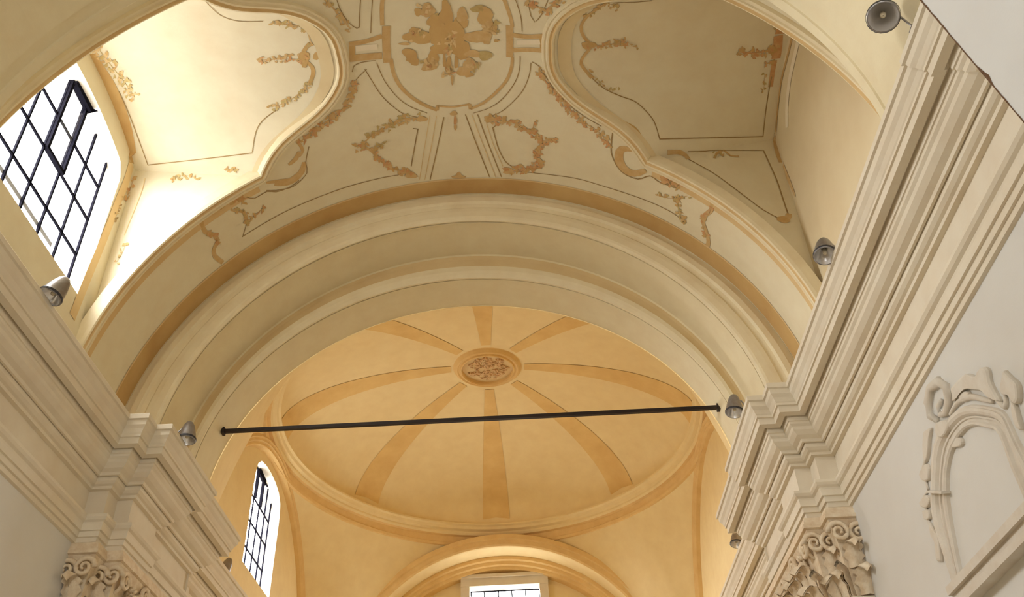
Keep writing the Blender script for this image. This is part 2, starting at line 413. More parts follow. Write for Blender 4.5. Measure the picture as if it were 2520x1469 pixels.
for k in range(90):                       # raised relief: crossed ribbons and leaves
    a = rr.uniform(0, 2*pi); r = .45*sqrt(rr.random()); L = rr.uniform(.08, .2); d = rr.uniform(0, pi)
    c = Vector((r*cos(a), YD+r*sin(a), ZO-.035)); t = Vector((cos(d), sin(d), 0))*L/2
    q = Vector((-t.y, t.x, 0))*.35
    b.tube([c-t, c-t*.4+q, c+t*.4-q, c+t], [.008, .022, .022, .008], 6)
b.build('relief', ROUND, rd, smooth=True)

# side lunette walls of the chancel, arch mouldings, far arch
def arc_pts(cy, R, zc_, n=48, a0=0, a1=pi): return [(cy+R*cos(a0+(a1-a0)*k/n), zc_+R*sin(a0+(a1-a0)*k/n)) for k in range(n+1)]
wl = []
for qx, nm, lb in ((-1, 'wall_chancel_left', 'ochre chancel side wall pierced by the arched window'), (1, 'wall_chancel_right', 'blank ochre chancel side wall under its arch')):
    b = MB(); X = qx*CW
    outer = [(YM-5.6, -H)] + [(YM-5.6, AZ)] + [(YM+ (AR+.3)*cos(pi-pi*k/48), AZ+(AR+.3)*sin(pi*k/48)) for k in range(49)] + [(YM+5.0, AZ), (YM+5.0, -H)]
    if qx < 0:
        win = [(17.32, 7.24), (17.32, 9.15), (17.40, 9.42), (17.6, 9.58), (17.95, 9.66), (18.38, 9.69), (18.8, 9.66), (19.15, 9.58), (19.36, 9.42), (19.44, 9.15), (19.44, 7.24)]
        cy, cz = 18.38, 8.4
        def hit(poly, ang):
            dx, dz_ = cos(ang), sin(ang); best = None
            for (ax, az), (bx, bz_) in zip(poly, poly[1:]+poly[:1]):
                ex, ez = bx-ax, bz_-az; den = dx*ez-dz_*ex
                if abs(den) < 1e-9: continue
                t = ((ax-cy)*ez-(az-cz)*ex)/den; v = ((ax-cy)*dz_-(az-cz)*dx)/den
                if t > 0 and -1e-6 <= v <= 1+1e-6 and (best is None or t > best if poly is outer else best is None or t < best): best = t
            return (cy+dx*best, cz+dz_*best)
        angs = sorted(set([2*pi*k/120 for k in range(120)] + [math.atan2(z-cz, y-cy) % (2*pi) for y, z in win+outer]))
        b.grid([[(X, *hit(outer, a)) for a in angs], [(X, *hit(win, a)) for a in angs]], True)
        w = b.build(nm, CHAN)
        b = MB(); b.grid([[(X, y, z) for y, z in win], [(-5.3, 18.38+(y-18.38)*.92, 8.4+(z-8.4)*.96) for y, z in win]], True); b.build('window_reveal', REV, w)
    else:
        b.add([(X, y, z) for y, z in outer], [tuple(range(len(outer)))]); w = b.build(nm, CHAN)
    tag(w, lb, 'wall', kind='structure'); wl.append(w)
    # arch moulding on the wall
    b = MB(); prof = [(AR+.12, .0), (AR+.12, .16), (AR+.06, .19), (AR+.03, .16), (AR-.02, .17), (AR-.05, .13), (AR-.10, .14), (AR-.13, .09), (AR-.15, 0)]
    b.grid([[(qx*(CW-h), y, z) for y, z in arc_pts(YM, r, AZ)] for r, h in prof]); b.build('wall_arch_moulding', CHANR, w)
b = MB(); rows = []
for R, y in ((FR+.32, YFAR-.04), (FR+.30, YFAR-.09), (FR+.18, YFAR-.10), (FR+.15, YFAR-.06), (FR+.04, YFAR-.05), (FR, YFAR-.02), (FR, YFAR)):
    rows.append([(x, y, z) for x, z in arc_pts(0, R, FZ, 64)])
farch = thing('choir_arch', 'round arch with lit soffit framing the end window of the choir', 'arch', (0, YFAR, 6+H), kind='structure')
b.grid(rows); b.build('archivolt', CHANR, farch)
b = MB(); b.grid([[(x, y, z) for x, z in arc_pts(0, R, FZ, 64)] for R, y in ((FR, YFAR), (FR-.01, YFAR+.03), (FR-.01, YFAR+.62))]); b.build('soffit', CHAN, farch, smooth=False)
b = MB(); b.grid([[(x, y, z) for x, z in arc_pts(0, R, FZ, 64)] for R, y in ((FR-.01, YFAR+.62), (FR-.10, YFAR+.62), (FR-.12, YFAR+.70), (FR-.20, YFAR+.72), (FR-.22, YFAR+.80), (FR-.30, YFAR+.82), (FR-.32, YFAR+1.12))]); b.build('inner_moulding', CHANR, farch)
for qx in (-1, 1):
    b = MB(); b.add([(qx*FR, YFAR, -H), (qx*FR, YFAR+.62, -H), (qx*FR, YFAR+.62, FZ), (qx*FR, YFAR, FZ)], [(0, 1, 2, 3)])
    b.add([(qx*(FR-.32), YFAR+.62, -H), (qx*(FR-.32), YFAR+1.12, -H), (qx*(FR-.32), YFAR+1.12, FZ), (qx*(FR-.32), YFAR+.62, FZ)], [(0, 1, 2, 3)])
    b.add([(qx*FR, YFAR+.62, -H), (qx*(FR-.32), YFAR+.62, -H), (qx*(FR-.32), YFAR+.62, FZ), (qx*FR, YFAR+.62, FZ)], [(0, 1, 2, 3)]); b.build('jamb', CHAN, farch)
YW = YFAR+1.1
b = MB(); ow = [(-4.3, YW, -H), (4.3, YW, -H), (4.3, YW, 10), (-4.3, YW, 10)]; iw = [(-.89, YW, 4.2), (.98, YW, 4.2), (.98, YW, 9.09), (-.89, YW, 9.09)]  # opening stretched down out of view to bring more daylight into the chancel
b.grid([ow, iw], True); wf = tag(b.build('wall_far', CHAN), 'ochre end wall of the choir behind the small window', 'wall', kind='structure')
b = MB(); b.grid([iw, [(x, YW+.25, z) for x, y, z in iw]], True); b.build('window_reveal', REV, wf)
# back face of the chancel arch, closing up to the pendentives
b = MB(); n = 64
inn = [(R2*cos(pi*k/n), Y3, ZC+E2*R2*sin(pi*k/n)) for k in range(n+1)]
out = [((FR+.25)*cos(pi*k/n), YN, FZ+.1+(FR+.25)*sin(pi*k/n)) for k in range(n+1)]
b.grid([inn, out]); b.build('near_arch_back', CHAN, chan)
b = MB()
for qx in (-1, 1):
    b.add([(qx*4.0, Y3, 6.2), (qx*5.2, Y3+.02, 6.2), (qx*5.2, Y3+.02, FZ+.6), (qx*4.0, Y3, FZ+.6)], [(0, 1, 2, 3)])
    b.add([(qx*4.74, Y3, 6.2), (qx*4.74, 13.62, 6.2), (qx*4.74, 13.62, FZ+.6), (qx*4.74, Y3, FZ+.6)], [(0, 1, 2, 3)])
b.build('near_pier_back', CHAN, chan)

# ------------------------------------------------------------------ entablatures
CORN = [(0, 6.30), (.59, 6.235), (.60, 6.22), (.60, 6.16), (.575, 6.15), (.565, 6.09), (.535, 6.05), (.515, 6.00), (.505, 5.985), (.505, 5.955), (.485, 5.95), (.482, 5.865), (.405, 5.85), (.40, 5.89), (.372, 5.89), (.37, 5.80)]
BED = [(.37, 5.80), (.355, 5.795), (.35, 5.765), (.325, 5.74), (.315, 5.70), (.27, 5.65), (.215, 5.62), (.205, 5.585), (.18, 5.58), (.178, 5.60), (.168, 5.60), (.165, 5.53), (.135, 5.50), (.105, 5.485), (.10, 5.45), (.05, 5.44)]
FRIEZE = [(.05, 5.44), (.05, 5.10)]
ARCHI = [(.05, 5.10), (.15, 5.09), (.155, 5.05), (.135, 5.02), (.105, 5.0), (.10, 4.975), (.095, 4.90), (.07, 4.895), (.065, 4.83), (.04, 4.825), (.035, 4.77), (0, 4.76)]
def entab(s, name, label, path):
    e = thing(name, label, 'cornice', (s*4.5, 8, 4.7+H), kind='structure')
    nrm = []
    for (ax, ay), (bx, by) in zip(path, path[1:]):
        t = Vector((bx-ax, by-ay)).normalized(); nrm.append(Vector((-t.y, t.x)) if True else 0)
    pts = []
    for k, p in enumerate(path):
        if k == 0: n = nrm[0]
        elif k == len(path)-1: n = nrm[-1]
        else:
            a, b_ = nrm[k-1], nrm[k]; d = 1+a.dot(b_); n = (a+b_)/d if d > 1e-6 else a
        pts.append((p, n))
    for nm, prof, m in (('cornice', CORN, STONE), ('bed_moulding', BED, STONE), ('frieze', FRIEZE, STONE), ('architrave', ARCHI, STONE)):
        b = MB(); b.grid([[(s*(p[0]+n.x*d), p[1]+n.y*d, z) for p, n in pts] for d, z in prof]); b.build(nm, m, e)
    return e
PATH = [(WX-.025, -9), (WX-.025, 4.45), (WX, 4.45), (WX, 10.64), (WX-.25, 10.64), (WX-.25, 10.93), (WX-.45, 10.93), (WX-.45, 11.72), (WX-.36, 11.72), (WX-.36, 13.36), (4.98, 13.36), (4.98, YFAR)]
entab(-1, 'entablature', 'shaded stucco entablature stepping forward under the chancel arch on the window side', PATH)
entab(1, 'entablature', 'pale stucco entablature above the carved wall frame, stepping forward at the chancel arch', PATH)

# ------------------------------------------------------------------ pilasters with carved capitals
def leaf(b, base, up, out, side, L, w, curl, i=0):
    """acanthus leaf: a ribbed blade that rises, leans out and curls over"""
    base = Vector(base)+out*.055; n = 12; rows = []
    for k in range(n+1):
        t = k/n; ang = curl*t*t
        c = base + up*(L*sin(min(t*1.0, 1)*pi/2)*(1-.18*t*t*curl)) + out*(L*.16*t + L*.46*t**2.4)
        if t > .72: c -= up*(L*1.5*(t-.72)**1.5)
        ww = w*(sin(pi*(.18+.78*t))**.7)*(1+.22*cos(t*24))
        row = []
        for q in (-1, -.5, 0, .5, 1):
            row.append(c + side*(q*ww/2) + out*(-.09*L*abs(q) + (.05*L if q == 0 else 0)) - up*(.10*L*abs(q)*t))
        rows.append(row)
    b.grid(rows, i=i)
    off = [[p-out*.02 for p in r] for r in rows]; b.grid([list(reversed(r)) for r in off], i=i)
def volute(b, c, u, v, w, r, turns=1.7, i=0):
    """spiral scroll in the plane (u,v) with thickness along w"""
    c = Vector(c); pts = []; rad = []
    n = 30
    for k in range(n+1):
        t = k/n; a = turns*2*pi*t; q = r*(1-.86*t)
        pts.append(c+u*(q*cos(a))+v*(q*sin(a))+w*(.02*t)); rad.append(r*.26*(1-.55*t))
    b.tube(pts, rad, 7, i)
def capital(s, name, label):
    t = thing(name, label, 'pilaster', (s*4.5, 11.6, 0))
    # stepped shaft
    plan = [(WX, 10.70), (WX-.22, 10.70), (WX-.22, 10.98), (WX-.42, 10.98), (WX-.42, 13.34), (WX, 13.34)]
    b = MB(); b.grid([[(s*x, y, z) for x, y in plan] for z in (-H, 3.62)]); b.build('shaft', WALL, t)
    b = MB()
    def ring(d, z): return [(s*(x-(d if x < WX-.01 else 0)), y-d if y < 11.5 else y+d, z) for x, y in plan]
    b.grid([ring(d, z) for d, z in ((0, 3.62), (.035, 3.63), (.04, 3.66), (.035, 3.69), (.0, 3.70))]); b.build('astragal', STONE, t)
    b = MB(); b.grid([ring(d, z) for d, z in ((.0, 3.70), (.02, 3.9), (.03, 4.2), (.06, 4.45), (.10, 4.56), (.12, 4.60))]); cp = b.build('capital', CAP, t, smooth=False)
    b = MB(); b.grid([ring(d, z) for d, z in ((.10, 4.60), (.15, 4.615), (.15, 4.66), (.13, 4.67), (.13, 4.70), (.11, 4.76))]); b.build('abacus', CAP, cp)
    up = Vector((0, 0, 1)); R = random.Random(11+s)
    fy = Vector((0, -1, 0)); fx = Vector((-s, 0, 0)); sx = Vector((1, 0, 0)); sy = Vector((0, 1, 0))
    def put(x, y, z, out, side, L, w, cu=1.0):
        b = MB(); leaf(b, (s*x, y, z), up, out, side, L*R.uniform(.93, 1.07), w, cu*R.uniform(.9, 1.15)); b.build('leaf', CAP, cp, smooth=True)
    # face towards the nave entrance (two narrow steps), then the long face
    put(WX-.06, 10.69, 3.70, fy, sx, .40, .24); put(WX-.2, 10.69, 3.70, (fy+fx).normalized(), (sx*s+sy).normalized(), .44, .24)
    put(WX-.12, 10.68, 4.02, fy, sx, .40, .22); put(WX-.23, 10.84, 3.70, fx, sy, .40, .22)
    put(WX-.32, 10.97, 3.70, fy, sx, .42, .22); put(WX-.42, 10.98, 3.70, (fy+fx).normalized(), (sx*s+sy).normalized(), .46, .26); put(WX-.30, 10.96, 4.05, fy, sx, .38, .2)
    for k in range(6):
        y = 11.2+.25*k
        put(WX-.42, y, 3.70, fx, sy, .42, .26)
        if k < 5: put(WX-.43, y+.125, 4.02, fx, sy, .40, .24)
    for c, u, w in (((WX-.02, 10.62, 4.42), sx, fy), ((WX-.25, 10.60, 4.43), fx, fy), ((WX-.30, 10.88, 4.42), sx, fy), ((WX-.47, 10.92, 4.43), fx, fy), ((WX-.50, 11.1, 4.43), sy, fx), ((WX-.50, 12.45, 4.43), -sy, fx), ((WX-.50, 11.75, 4.47), sy, fx)):
        b = MB(); volute(b, (s*c[0], c[1], c[2])+w*.03 if False else Vector((s*c[0], c[1], c[2]))+w*.04, u, up, w, .13); b.build('volute', CAP, cp, smooth=True)
    for k in range(4):                     # little rosettes and husks between the scrolls
        b = MB(); y = 11.35+.3*k
        for q in range(5):
            a = 2*pi*q/5+R.random(); c = Vector((s*(WX-.50), y+.05*cos(a), 4.40+.05*sin(a)))
            b.tube([c, c+fx*.05, c+fx*.08+Vector((0, .02*cos(a), .02*sin(a)))], [.03, .034, .012], 6)
        b.build('rosette', CAP, cp, smooth=True)
    for k in range(12):
        b = MB(); y = 11.05+.13*k; z = R.uniform(4.25, 4.4); c = Vector((s*(WX-.46), y, z))
        b.tube([c, c+up*.06+fx*.05, c+up*.16+fx*.04*R.uniform(.5, 2)], [.022, .028, .012], 6); b.build('stalk', CAP, cp, smooth=True)
capital(-1, 'pilaster', 'shaded pilaster with carved leaf capital under the window-side entablature')
capital(1, 'pilaster', 'pale pilaster with carved leaf capital beside the plain wall with the stucco frame')

# ------------------------------------------------------------------ windows
def wnd(n, label, s, X, ys, zs, bw=.028, thick=()):
    t = thing('window_%d' % n, label, 'window', (s*X, (ys[0]+ys[-1])/2, zs[0]+H), kind='structure')
    for y in ys:
        b = MB(); b.bar((s*X, y, zs[0]), (s*X, y, zs[-1]), bw, .03, (1, 0, 0)); b.build('glazing_bar', BAR, t)
    for z in zs:
        b = MB(); b.bar((s*X, ys[0], z), (s*X, ys[-1], z), .03, bw, (0, 0, 1)); b.build('glazing_bar', BAR, t)
    for ya, yb in zip(ys, ys[1:]):
        for za, zb in zip(zs, zs[1:]):
            b = MB(); b.add([(s*(X+.004), ya, za), (s*(X+.004), yb, za), (s*(X+.004), yb, zb), (s*(X+.004), ya, zb)], [(0, 1, 2, 3)]); b.build('pane', GLASS, t)
    return t
ysL = [9.14-.452*k for k in range(7)][::-1]; zsL = [7.55, 8.18, 8.81, 9.42, 10.12]
w1 = wnd(1, 'big arched nave window with dark glazing grid and one opening casement', -1, 5.0, ysL, zsL, .030)
b = MB()
for y in (7.80, 8.25): b.bar((-4.97, y, 8.81), (-4.97, y, 10.12), .05, .05, (1, 0, 0))
for z in (8.81,): b.bar((-4.97, 7.78, z), (-4.97, 8.27, z), .05, .05, (0, 0, 1))
b.add([(-4.965, 7.80, 10.14), (-4.965, 8.27, 10.14), (-4.80, 8.27, 10.02), (-4.93, 8.27, 9.98), (-4.95, 7.80, 10.07)], [(0, 1, 2, 3, 4)])
b.bar((-4.95, 7.80, 10.10), (-4.93, 8.27, 10.06), .09, .13); cs = b.build('casement', BAR, w1)
b = MB(); b.add([(-4.975, 7.82, 8.83), (-4.975, 8.23, 8.83), (-4.955, 8.23, 10.05), (-4.975, 7.82, 10.08)], [(0, 1, 2, 3)]); b.build('pane', GLASS, cs)
b = MB(); b.box((-5.06, 7.2, 7.86), (-5.02, 8.62, 7.93)); b.build('sill_bar', GREYB, w1)
ysC = [17.42, 17.72, 18.06, 18.5, 18.95, 19.32]; zsC = [7.30, 7.82, 8.40, 8.95, 9.62]
w2 = wnd(2, 'tall arched chancel window with thin bars in the ochre side wall', -1, 5.05, ysC, zsC, .022)
b = MB(); b.bar((-5.02, 18.06, 9.60), (-5.0, 18.52, 9.52), .05, .13); b.bar((-5.02, 18.06, 8.95), (-5.02, 18.06, 9.62), .05, .04, (1, 0, 0)); b.bar((-5.02, 18.5, 8.95), (-5.02, 18.5, 9.62), .05, .04, (1, 0, 0))
b.build('casement', BAR, w2)
w3 = thing('window_3', 'square-headed end window with moulded white surround behind the choir arch', 'window', (0.05, YW, 4.2+H), kind='structure')
xs3 = [-.87, -.52, -.13, .23, .60, .96]; zs3 = [4.22, 5.0, 5.8, 6.6, 7.4, 8.2, 9.06]
for x in xs3: b = MB(); b.bar((x, YW+.2, 4.22), (x, YW+.2, 9.07), .03, .03, (0, 1, 0)); b.build('glazing_bar', BAR, w3)
for z in zs3: b = MB(); b.bar((xs3[0], YW+.2, z), (xs3[-1], YW+.2, z), .03, .03); b.build('glazing_bar', BAR, w3)
for xa, xb in zip(xs3, xs3[1:]):
    for za, zb in zip(zs3, zs3[1:]):
        b = MB(); b.add([(xa, YW+.205, za), (xb, YW+.205, za), (xb, YW+.205, zb), (xa, YW+.205, zb)], [(0, 1, 2, 3)]); b.build('pane', GLASS, w3)
b = MB()
for x0, x1, z0, z1, d in ((-1.12, -.89, 4.0, 9.22, .14), (.98, 1.21, 4.0, 9.22, .14), (-1.12, 1.21, 9.09, 9.30, .16), (-1.20, 1.29, 9.30, 9.38, .24)):
    b.box((x0, YW-d, z0), (x1, YW+.02, z1))
b.build('surround', STONE, w3)
wnd(4, 'unseen rear nave window added behind the viewer for daylight, on the shaded side', -1, 5.0, [-3.3+.43*k for k in range(7)], zsL, .022)  # out of view, added to light the nave from behind the camera

# ------------------------------------------------------------------ tie rod
YR, ZR = 12.25, 7.205
xr = R2*sqrt(1-((ZR-ZC)/(E2*R2))**2)
t = thing('tie_rod', 'thin dark iron tie rod spanning the chancel arch', 'rod', (0, YR, ZR+H))
b = MB(); b.bar((-xr+.02, YR, ZR+.0), (xr-.02, YR, ZR), .055, .055); b.build('bar', IRON, t)
for s in (-1, 1):
    b = MB(); b.box((s*xr-.012, YR-.05, ZR-.05), (s*xr+.03, YR+.05, ZR+.05)); b.build('anchor_plate', IRON, t)

# ------------------------------------------------------------------ spotlights on the cornice
def spotlight(px, py, X, label, aim, sc=1.0):
    """bell-shaped floodlight on a bracket standing on the cornice edge"""
    p = Vector(onX(px, py, X)); a = Vector(aim).normalized()
    t = thing('spotlight', label, 'spotlight', (p.x, p.y, p.z+H), group='bell-shaped spotlights on the cornices')
    u = a.cross(Vector((0, 0, 1)) if abs(a.z) < .98 else Vector((0, 1, 0))).normalized(); v = u.cross(a)
    def lathe(prof, n=20): return [[p+a*(h*sc)+(u*cos(2*pi*k/n)+v*sin(2*pi*k/n))*(r*sc) for k in range(n)] for r, h in prof]
    b = MB(); b.grid(lathe([(.015, -.20), (.05, -.185), (.075, -.14), (.10, -.06), (.118, .03), (.125, .09), (.13, .10), (.13, .12), (.118, .122)]), True); hs = b.build('housing', LAMP, t, smooth=True)
    b = MB(); b.grid(lathe([(.118, .12), (.105, .09), (.07, .03), (.03, .0), (.005, -.005)]), True); rf = b.build('reflector', CHROME, t, smooth=True)
    b = MB(); b.grid(lathe([(.004, .075), (.022, .07), (.026, .04), (.022, .0)], 12), True); b.build('bulb', PALE, rf, smooth=True)
    b = MB(); b.grid(lathe([(.133, .085), (.136, .09), (.136, .112), (.133, .117)]), True); b.build('rim', LAMPD, hs)
    foot = Vector((math.copysign(1, X)*(abs(X)+.22), p.y+.02, 6.25))
    b = MB(); b.tube([p-a*.10*sc, p-a*.10*sc+Vector((math.copysign(.10, X), .01, .0)), foot], .010, 6)
    b.box((foot.x-.04, foot.y-.04, 6.235), (foot.x+.04, foot.y+.04, 6.262)); b.build('bracket', LAMP, t)
    return t
spotlight(2172, 34, 3.98, 'large silver spotlight with open reflector facing down, next to the white pier', (-.30, -.38, -.87), 1.0)
spotlight(2029, 615, 4.12, 'silver bell-shaped spotlight under the blank lunette wall', (-.2, -.25, -.95), .93)
spotlight(1807, 1000, 3.66, 'silver spotlight next to the tie rod end on the pale cornice', (-.15, -.1, -1), .93)
spotlight(1812, 1328, 4.40, 'small grey spotlight at the broken end of the pale chancel cornice', (-.15, -.25, -.95), .85)
spotlight(138, 714, -4.12, 'dark grey spotlight under the big nave window', (-.25, -.2, -.95), 1.0)
spotlight(462, 1067, -3.68, 'dark spotlight at the foot of the arch beside the shaded cornice corner', (.05, -.1, -1), .93)
spotlight(556, 1395, -4.48, 'small dark spotlight beside the arched chancel window', (-.3, -.1, -.95), .85)

# ------------------------------------------------------------------ near pier: white face with a ragged dark crack along its edge
PX = 3.75
pa, pb = Vector(onX(2265, 0, PX)), Vector(onX(2520, 300, PX)); dn = (pa-pb)/(pa.z-pb.z)
def edge(z): return pb+dn*(z-pb.z)
g = thing('pier', 'plain white pier face with a ragged dark crack along its leaning edge', 'pier', (PX, 2, 0), kind='structure')
b = MB(); PT = 6.3; q0, q1 = edge(-H), edge(PT)
ys = [q0.y-2.2, q1.y-2.2]
b.add([(PX, ys[0], -H), (PX, q0.y, -H), (PX, q1.y, PT), (PX, ys[1], PT), (WX-.03, ys[0], -H), (WX-.03, q0.y, -H), (WX-.03, q1.y, PT), (WX-.03, ys[1], PT)],
      [(0, 3, 2, 1), (4, 5, 6, 7), (1, 2, 6, 5), (0, 4, 7, 3), (3, 7, 6, 2), (0, 1, 5, 4)]); b.build('face', PIER, g)
b = MB(); R = random.Random(5); rows = []
for k in range(160):
    z = -H+k*(PT+H)/159; q = edge(z); w = max(.001, .004+.012*max(0, sin(k*.9)+sin(k*.37+1))*R.random()+.004*R.random())
    rows.append([q+Vector((-.002, -w, 0)), q+Vector((-.002, .004, 0)), q+Vector((.02, .006, 0))])
b.grid(rows); b.build('edge_crack', CRACK, g)

# ------------------------------------------------------------------ stucco frame on the right wall
fw = thing('stucco_frame', 'arched stucco frame with scrolled crest on the pale wall', 'relief', (WX, 7.7, 2.9+H))
K = lambda a, b_, h=0: Vector(onX(2240+a*.4011, 880+b_*.4011, WX))+Vector((-h, 0, 0))
inner = [(345, 1410), (300, 1200), (262, 1000), (242, 850), (242, 700), (262, 600), (285, 540), (320, 480), (360, 435), (410, 415), (460, 425), (510, 440), (545, 445), (575, 490), (605, 570), (645, 690), (698, 810), (745, 930), (800, 1010)]
outer = [(285, 1410), (215, 1200), (150, 1020), (132, 890), (140, 760), (138, 640), (148, 540), (185, 455), (245, 365), (300, 312), (370, 285), (450, 290), (530, 305), (590, 330), (625, 400), (665, 490), (725, 600), (800, 740), (870, 850)]
def resamp(P, n):
    C_ = crom([(x, y, 0) for x, y in P], 6); L_ = [0]
    for a_, b_ in zip(C_, C_[1:]): L_.append(L_[-1]+(b_-a_).length)
    out_ = []; j = 0
    for k in range(n):
        d = L_[-1]*k/(n-1)
        while j < len(L_)-2 and L_[j+1] < d: j += 1
        t = (d-L_[j])/max(1e-9, L_[j+1]-L_[j]); out_.append(C_[j].lerp(C_[j+1], min(1, t)))
    return out_
I_ = []; O_ = []
for A_, B_ in zip(zip(inner, inner[1:]), zip(outer, outer[1:])):
    for k in range(5):
        I_.append((lerp(A_[0][0], A_[1][0], k/5), lerp(A_[0][1], A_[1][1], k/5))); O_.append((lerp(B_[0][0], B_[1][0], k/5), lerp(B_[0][1], B_[1][1], k/5)))
def smoothl(P, it=4):
    P = [Vector((x, y)) for x, y in P]
    for _ in range(it): P = [P[0]]+[(P[k-1]+P[k]*2+P[k+1])/4 for k in range(1, len(P)-1)]+[P[-1]]
    return P
I_, O_ = smoothl(I_), smoothl(O_)
for nm, prof in (('inner_moulding', [(0, 0), (.03, .03), (.1, .042), (.2, .036), (.27, .014)]), ('middle_band', [(.27, .014), (.40, .01), (.42, .022), (.5, .022), (.52, .012), (.62, .04)]), ('outer_moulding', [(.62, .04), (.74, .05), (.86, .042), (.88, .026), (.96, .024), (1, 0)])):
    b = MB(); b.grid([[K(i.x+(o.x-i.x)*f_, i.y+(o.y-i.y)*f_, h) for i, o in zip(I_, O_)] for f_, h in prof]); b.build(nm, FRAME, fw)
def relief(name, P, h, par=fw, m=None, it=0, hole=None):
    Q = smoothl(P+[P[0]], it)[:-1] if it else [Vector(p) for p in P]
    Q = [(p.x, p.y) for p in crom([(q.x, q.y, 0) for q in Q]+[(Q[0].x, Q[0].y, 0)], 12)][:-1]
    cx = sum(q[0] for q in Q)/len(Q); cy = sum(q[1] for q in Q)/len(Q); b = MB()
    rows = [[K(cx+(x-cx)*f_, cy+(y-cy)*f_, hh) for x, y in Q] for f_, hh in ((1, 0), (1, h*.5), (.94, h*.85), (.82, h))]
    b.grid(rows, True); n = len(Q); b.F.append(tuple(range(len(b.V)-n, len(b.V)))); b.I.append(0); return b.build(name, m or FRAME, par)
relief('crest', [(268, 190), (320, 132), (365, 98), (425, 112), (458, 60), (495, 70), (512, 150), (545, 215), (570, 265), (530, 255), (480, 205), (420, 195), (360, 192), (320, 225), (285, 265)], .05)
relief('crest_leaf', [(600, 78), (640, 118), (682, 160), (692, 250), (672, 285), (632, 235), (590, 222), (578, 180)], .05)
relief('crest_leaf', [(640, 250), (668, 300), (690, 380), (705, 440), (675, 430), (650, 340)], .04)
b = MB()
b.tube([K(a_, c_, .02) for a_, c_ in [(185, 385), (140, 360), (125, 280), (140, 185), (190, 145), (238, 180), (252, 260), (235, 340), (200, 350), (185, 300), (205, 260)]], [.035, .04, .045, .045, .05, .045, .04, .035, .03, .025, .02], 8); b.build('scroll', FRAME, fw, smooth=True)
for P, r_ in (([(255, 350), (290, 290), (340, 250), (400, 240), (460, 255), (520, 270)], .03), ([(270, 260), (300, 230), (340, 200), (345, 235), (320, 255)], .022), ([(390, 190), (400, 150), (440, 130), (470, 150), (460, 180), (435, 175)], .022), ([(530, 250), (560, 275), (590, 300), (600, 270), (590, 230)], .024), ([(110, 450), (100, 520), (108, 600), (95, 660), (85, 710), (105, 760), (118, 810)], .02), ([(118, 815), (90, 860), (85, 900), (110, 930), (112, 980), (140, 1040), (180, 1110), (192, 1200)], .018)):
    b = MB(); Q = crom([(x, y, 0) for x, y in P], 14); b.tube([K(q.x, q.y, .012) for q in Q], [r_*(.55+.45*sin(pi*(k+.5)/len(Q))) for k in range(len(Q))], 7); b.build('tendril', FRAME, fw, smooth=True)
relief('shell', [(190, 395), (250, 380), (265, 430), (240, 480), (205, 490), (180, 445)], .06)
for P in ([(100, 450), (140, 430), (132, 500), (126, 580), (110, 640), (95, 600), (93, 520)], [(80, 690), (110, 650), (132, 680), (125, 750), (92, 755), (70, 720)], [(70, 890), (108, 842), (138, 870), (118, 920), (80, 912)], [(90, 940), (125, 932), (135, 985), (104, 992)], [(132, 1012), (162, 1060), (192, 1100), (205, 1250), (182, 1250), (168, 1130), (140, 1080)], [(310, 235), (350, 205), (380, 215), (370, 260), (330, 270)], [(255, 498), (325, 490), (330, 540), (262, 548)]):
    relief('leaf', P, .035)
b = MB(); q = [K(155, 812), K(250, 818), K(250, 832), K(155, 828)]; b.add(q+[p+Vector((-.09, 0, 0)) for p in q], [(4, 5, 6, 7), (0, 1, 5, 4), (1, 2, 6, 5), (2, 3, 7, 6), (3, 0, 4, 7)]); b.build('clasp', FRAME, fw)
b = MB(); z0 = 2.78
for dd, za, zb_ in ((.11, 2.92, 3.0), (.07, 2.83, 2.92), (.12, 2.76, 2.83)): b.box((WX-dd, 5.6, za), (WX+.01, 8.55, zb_))
b.build('sill', FRAME, fw)

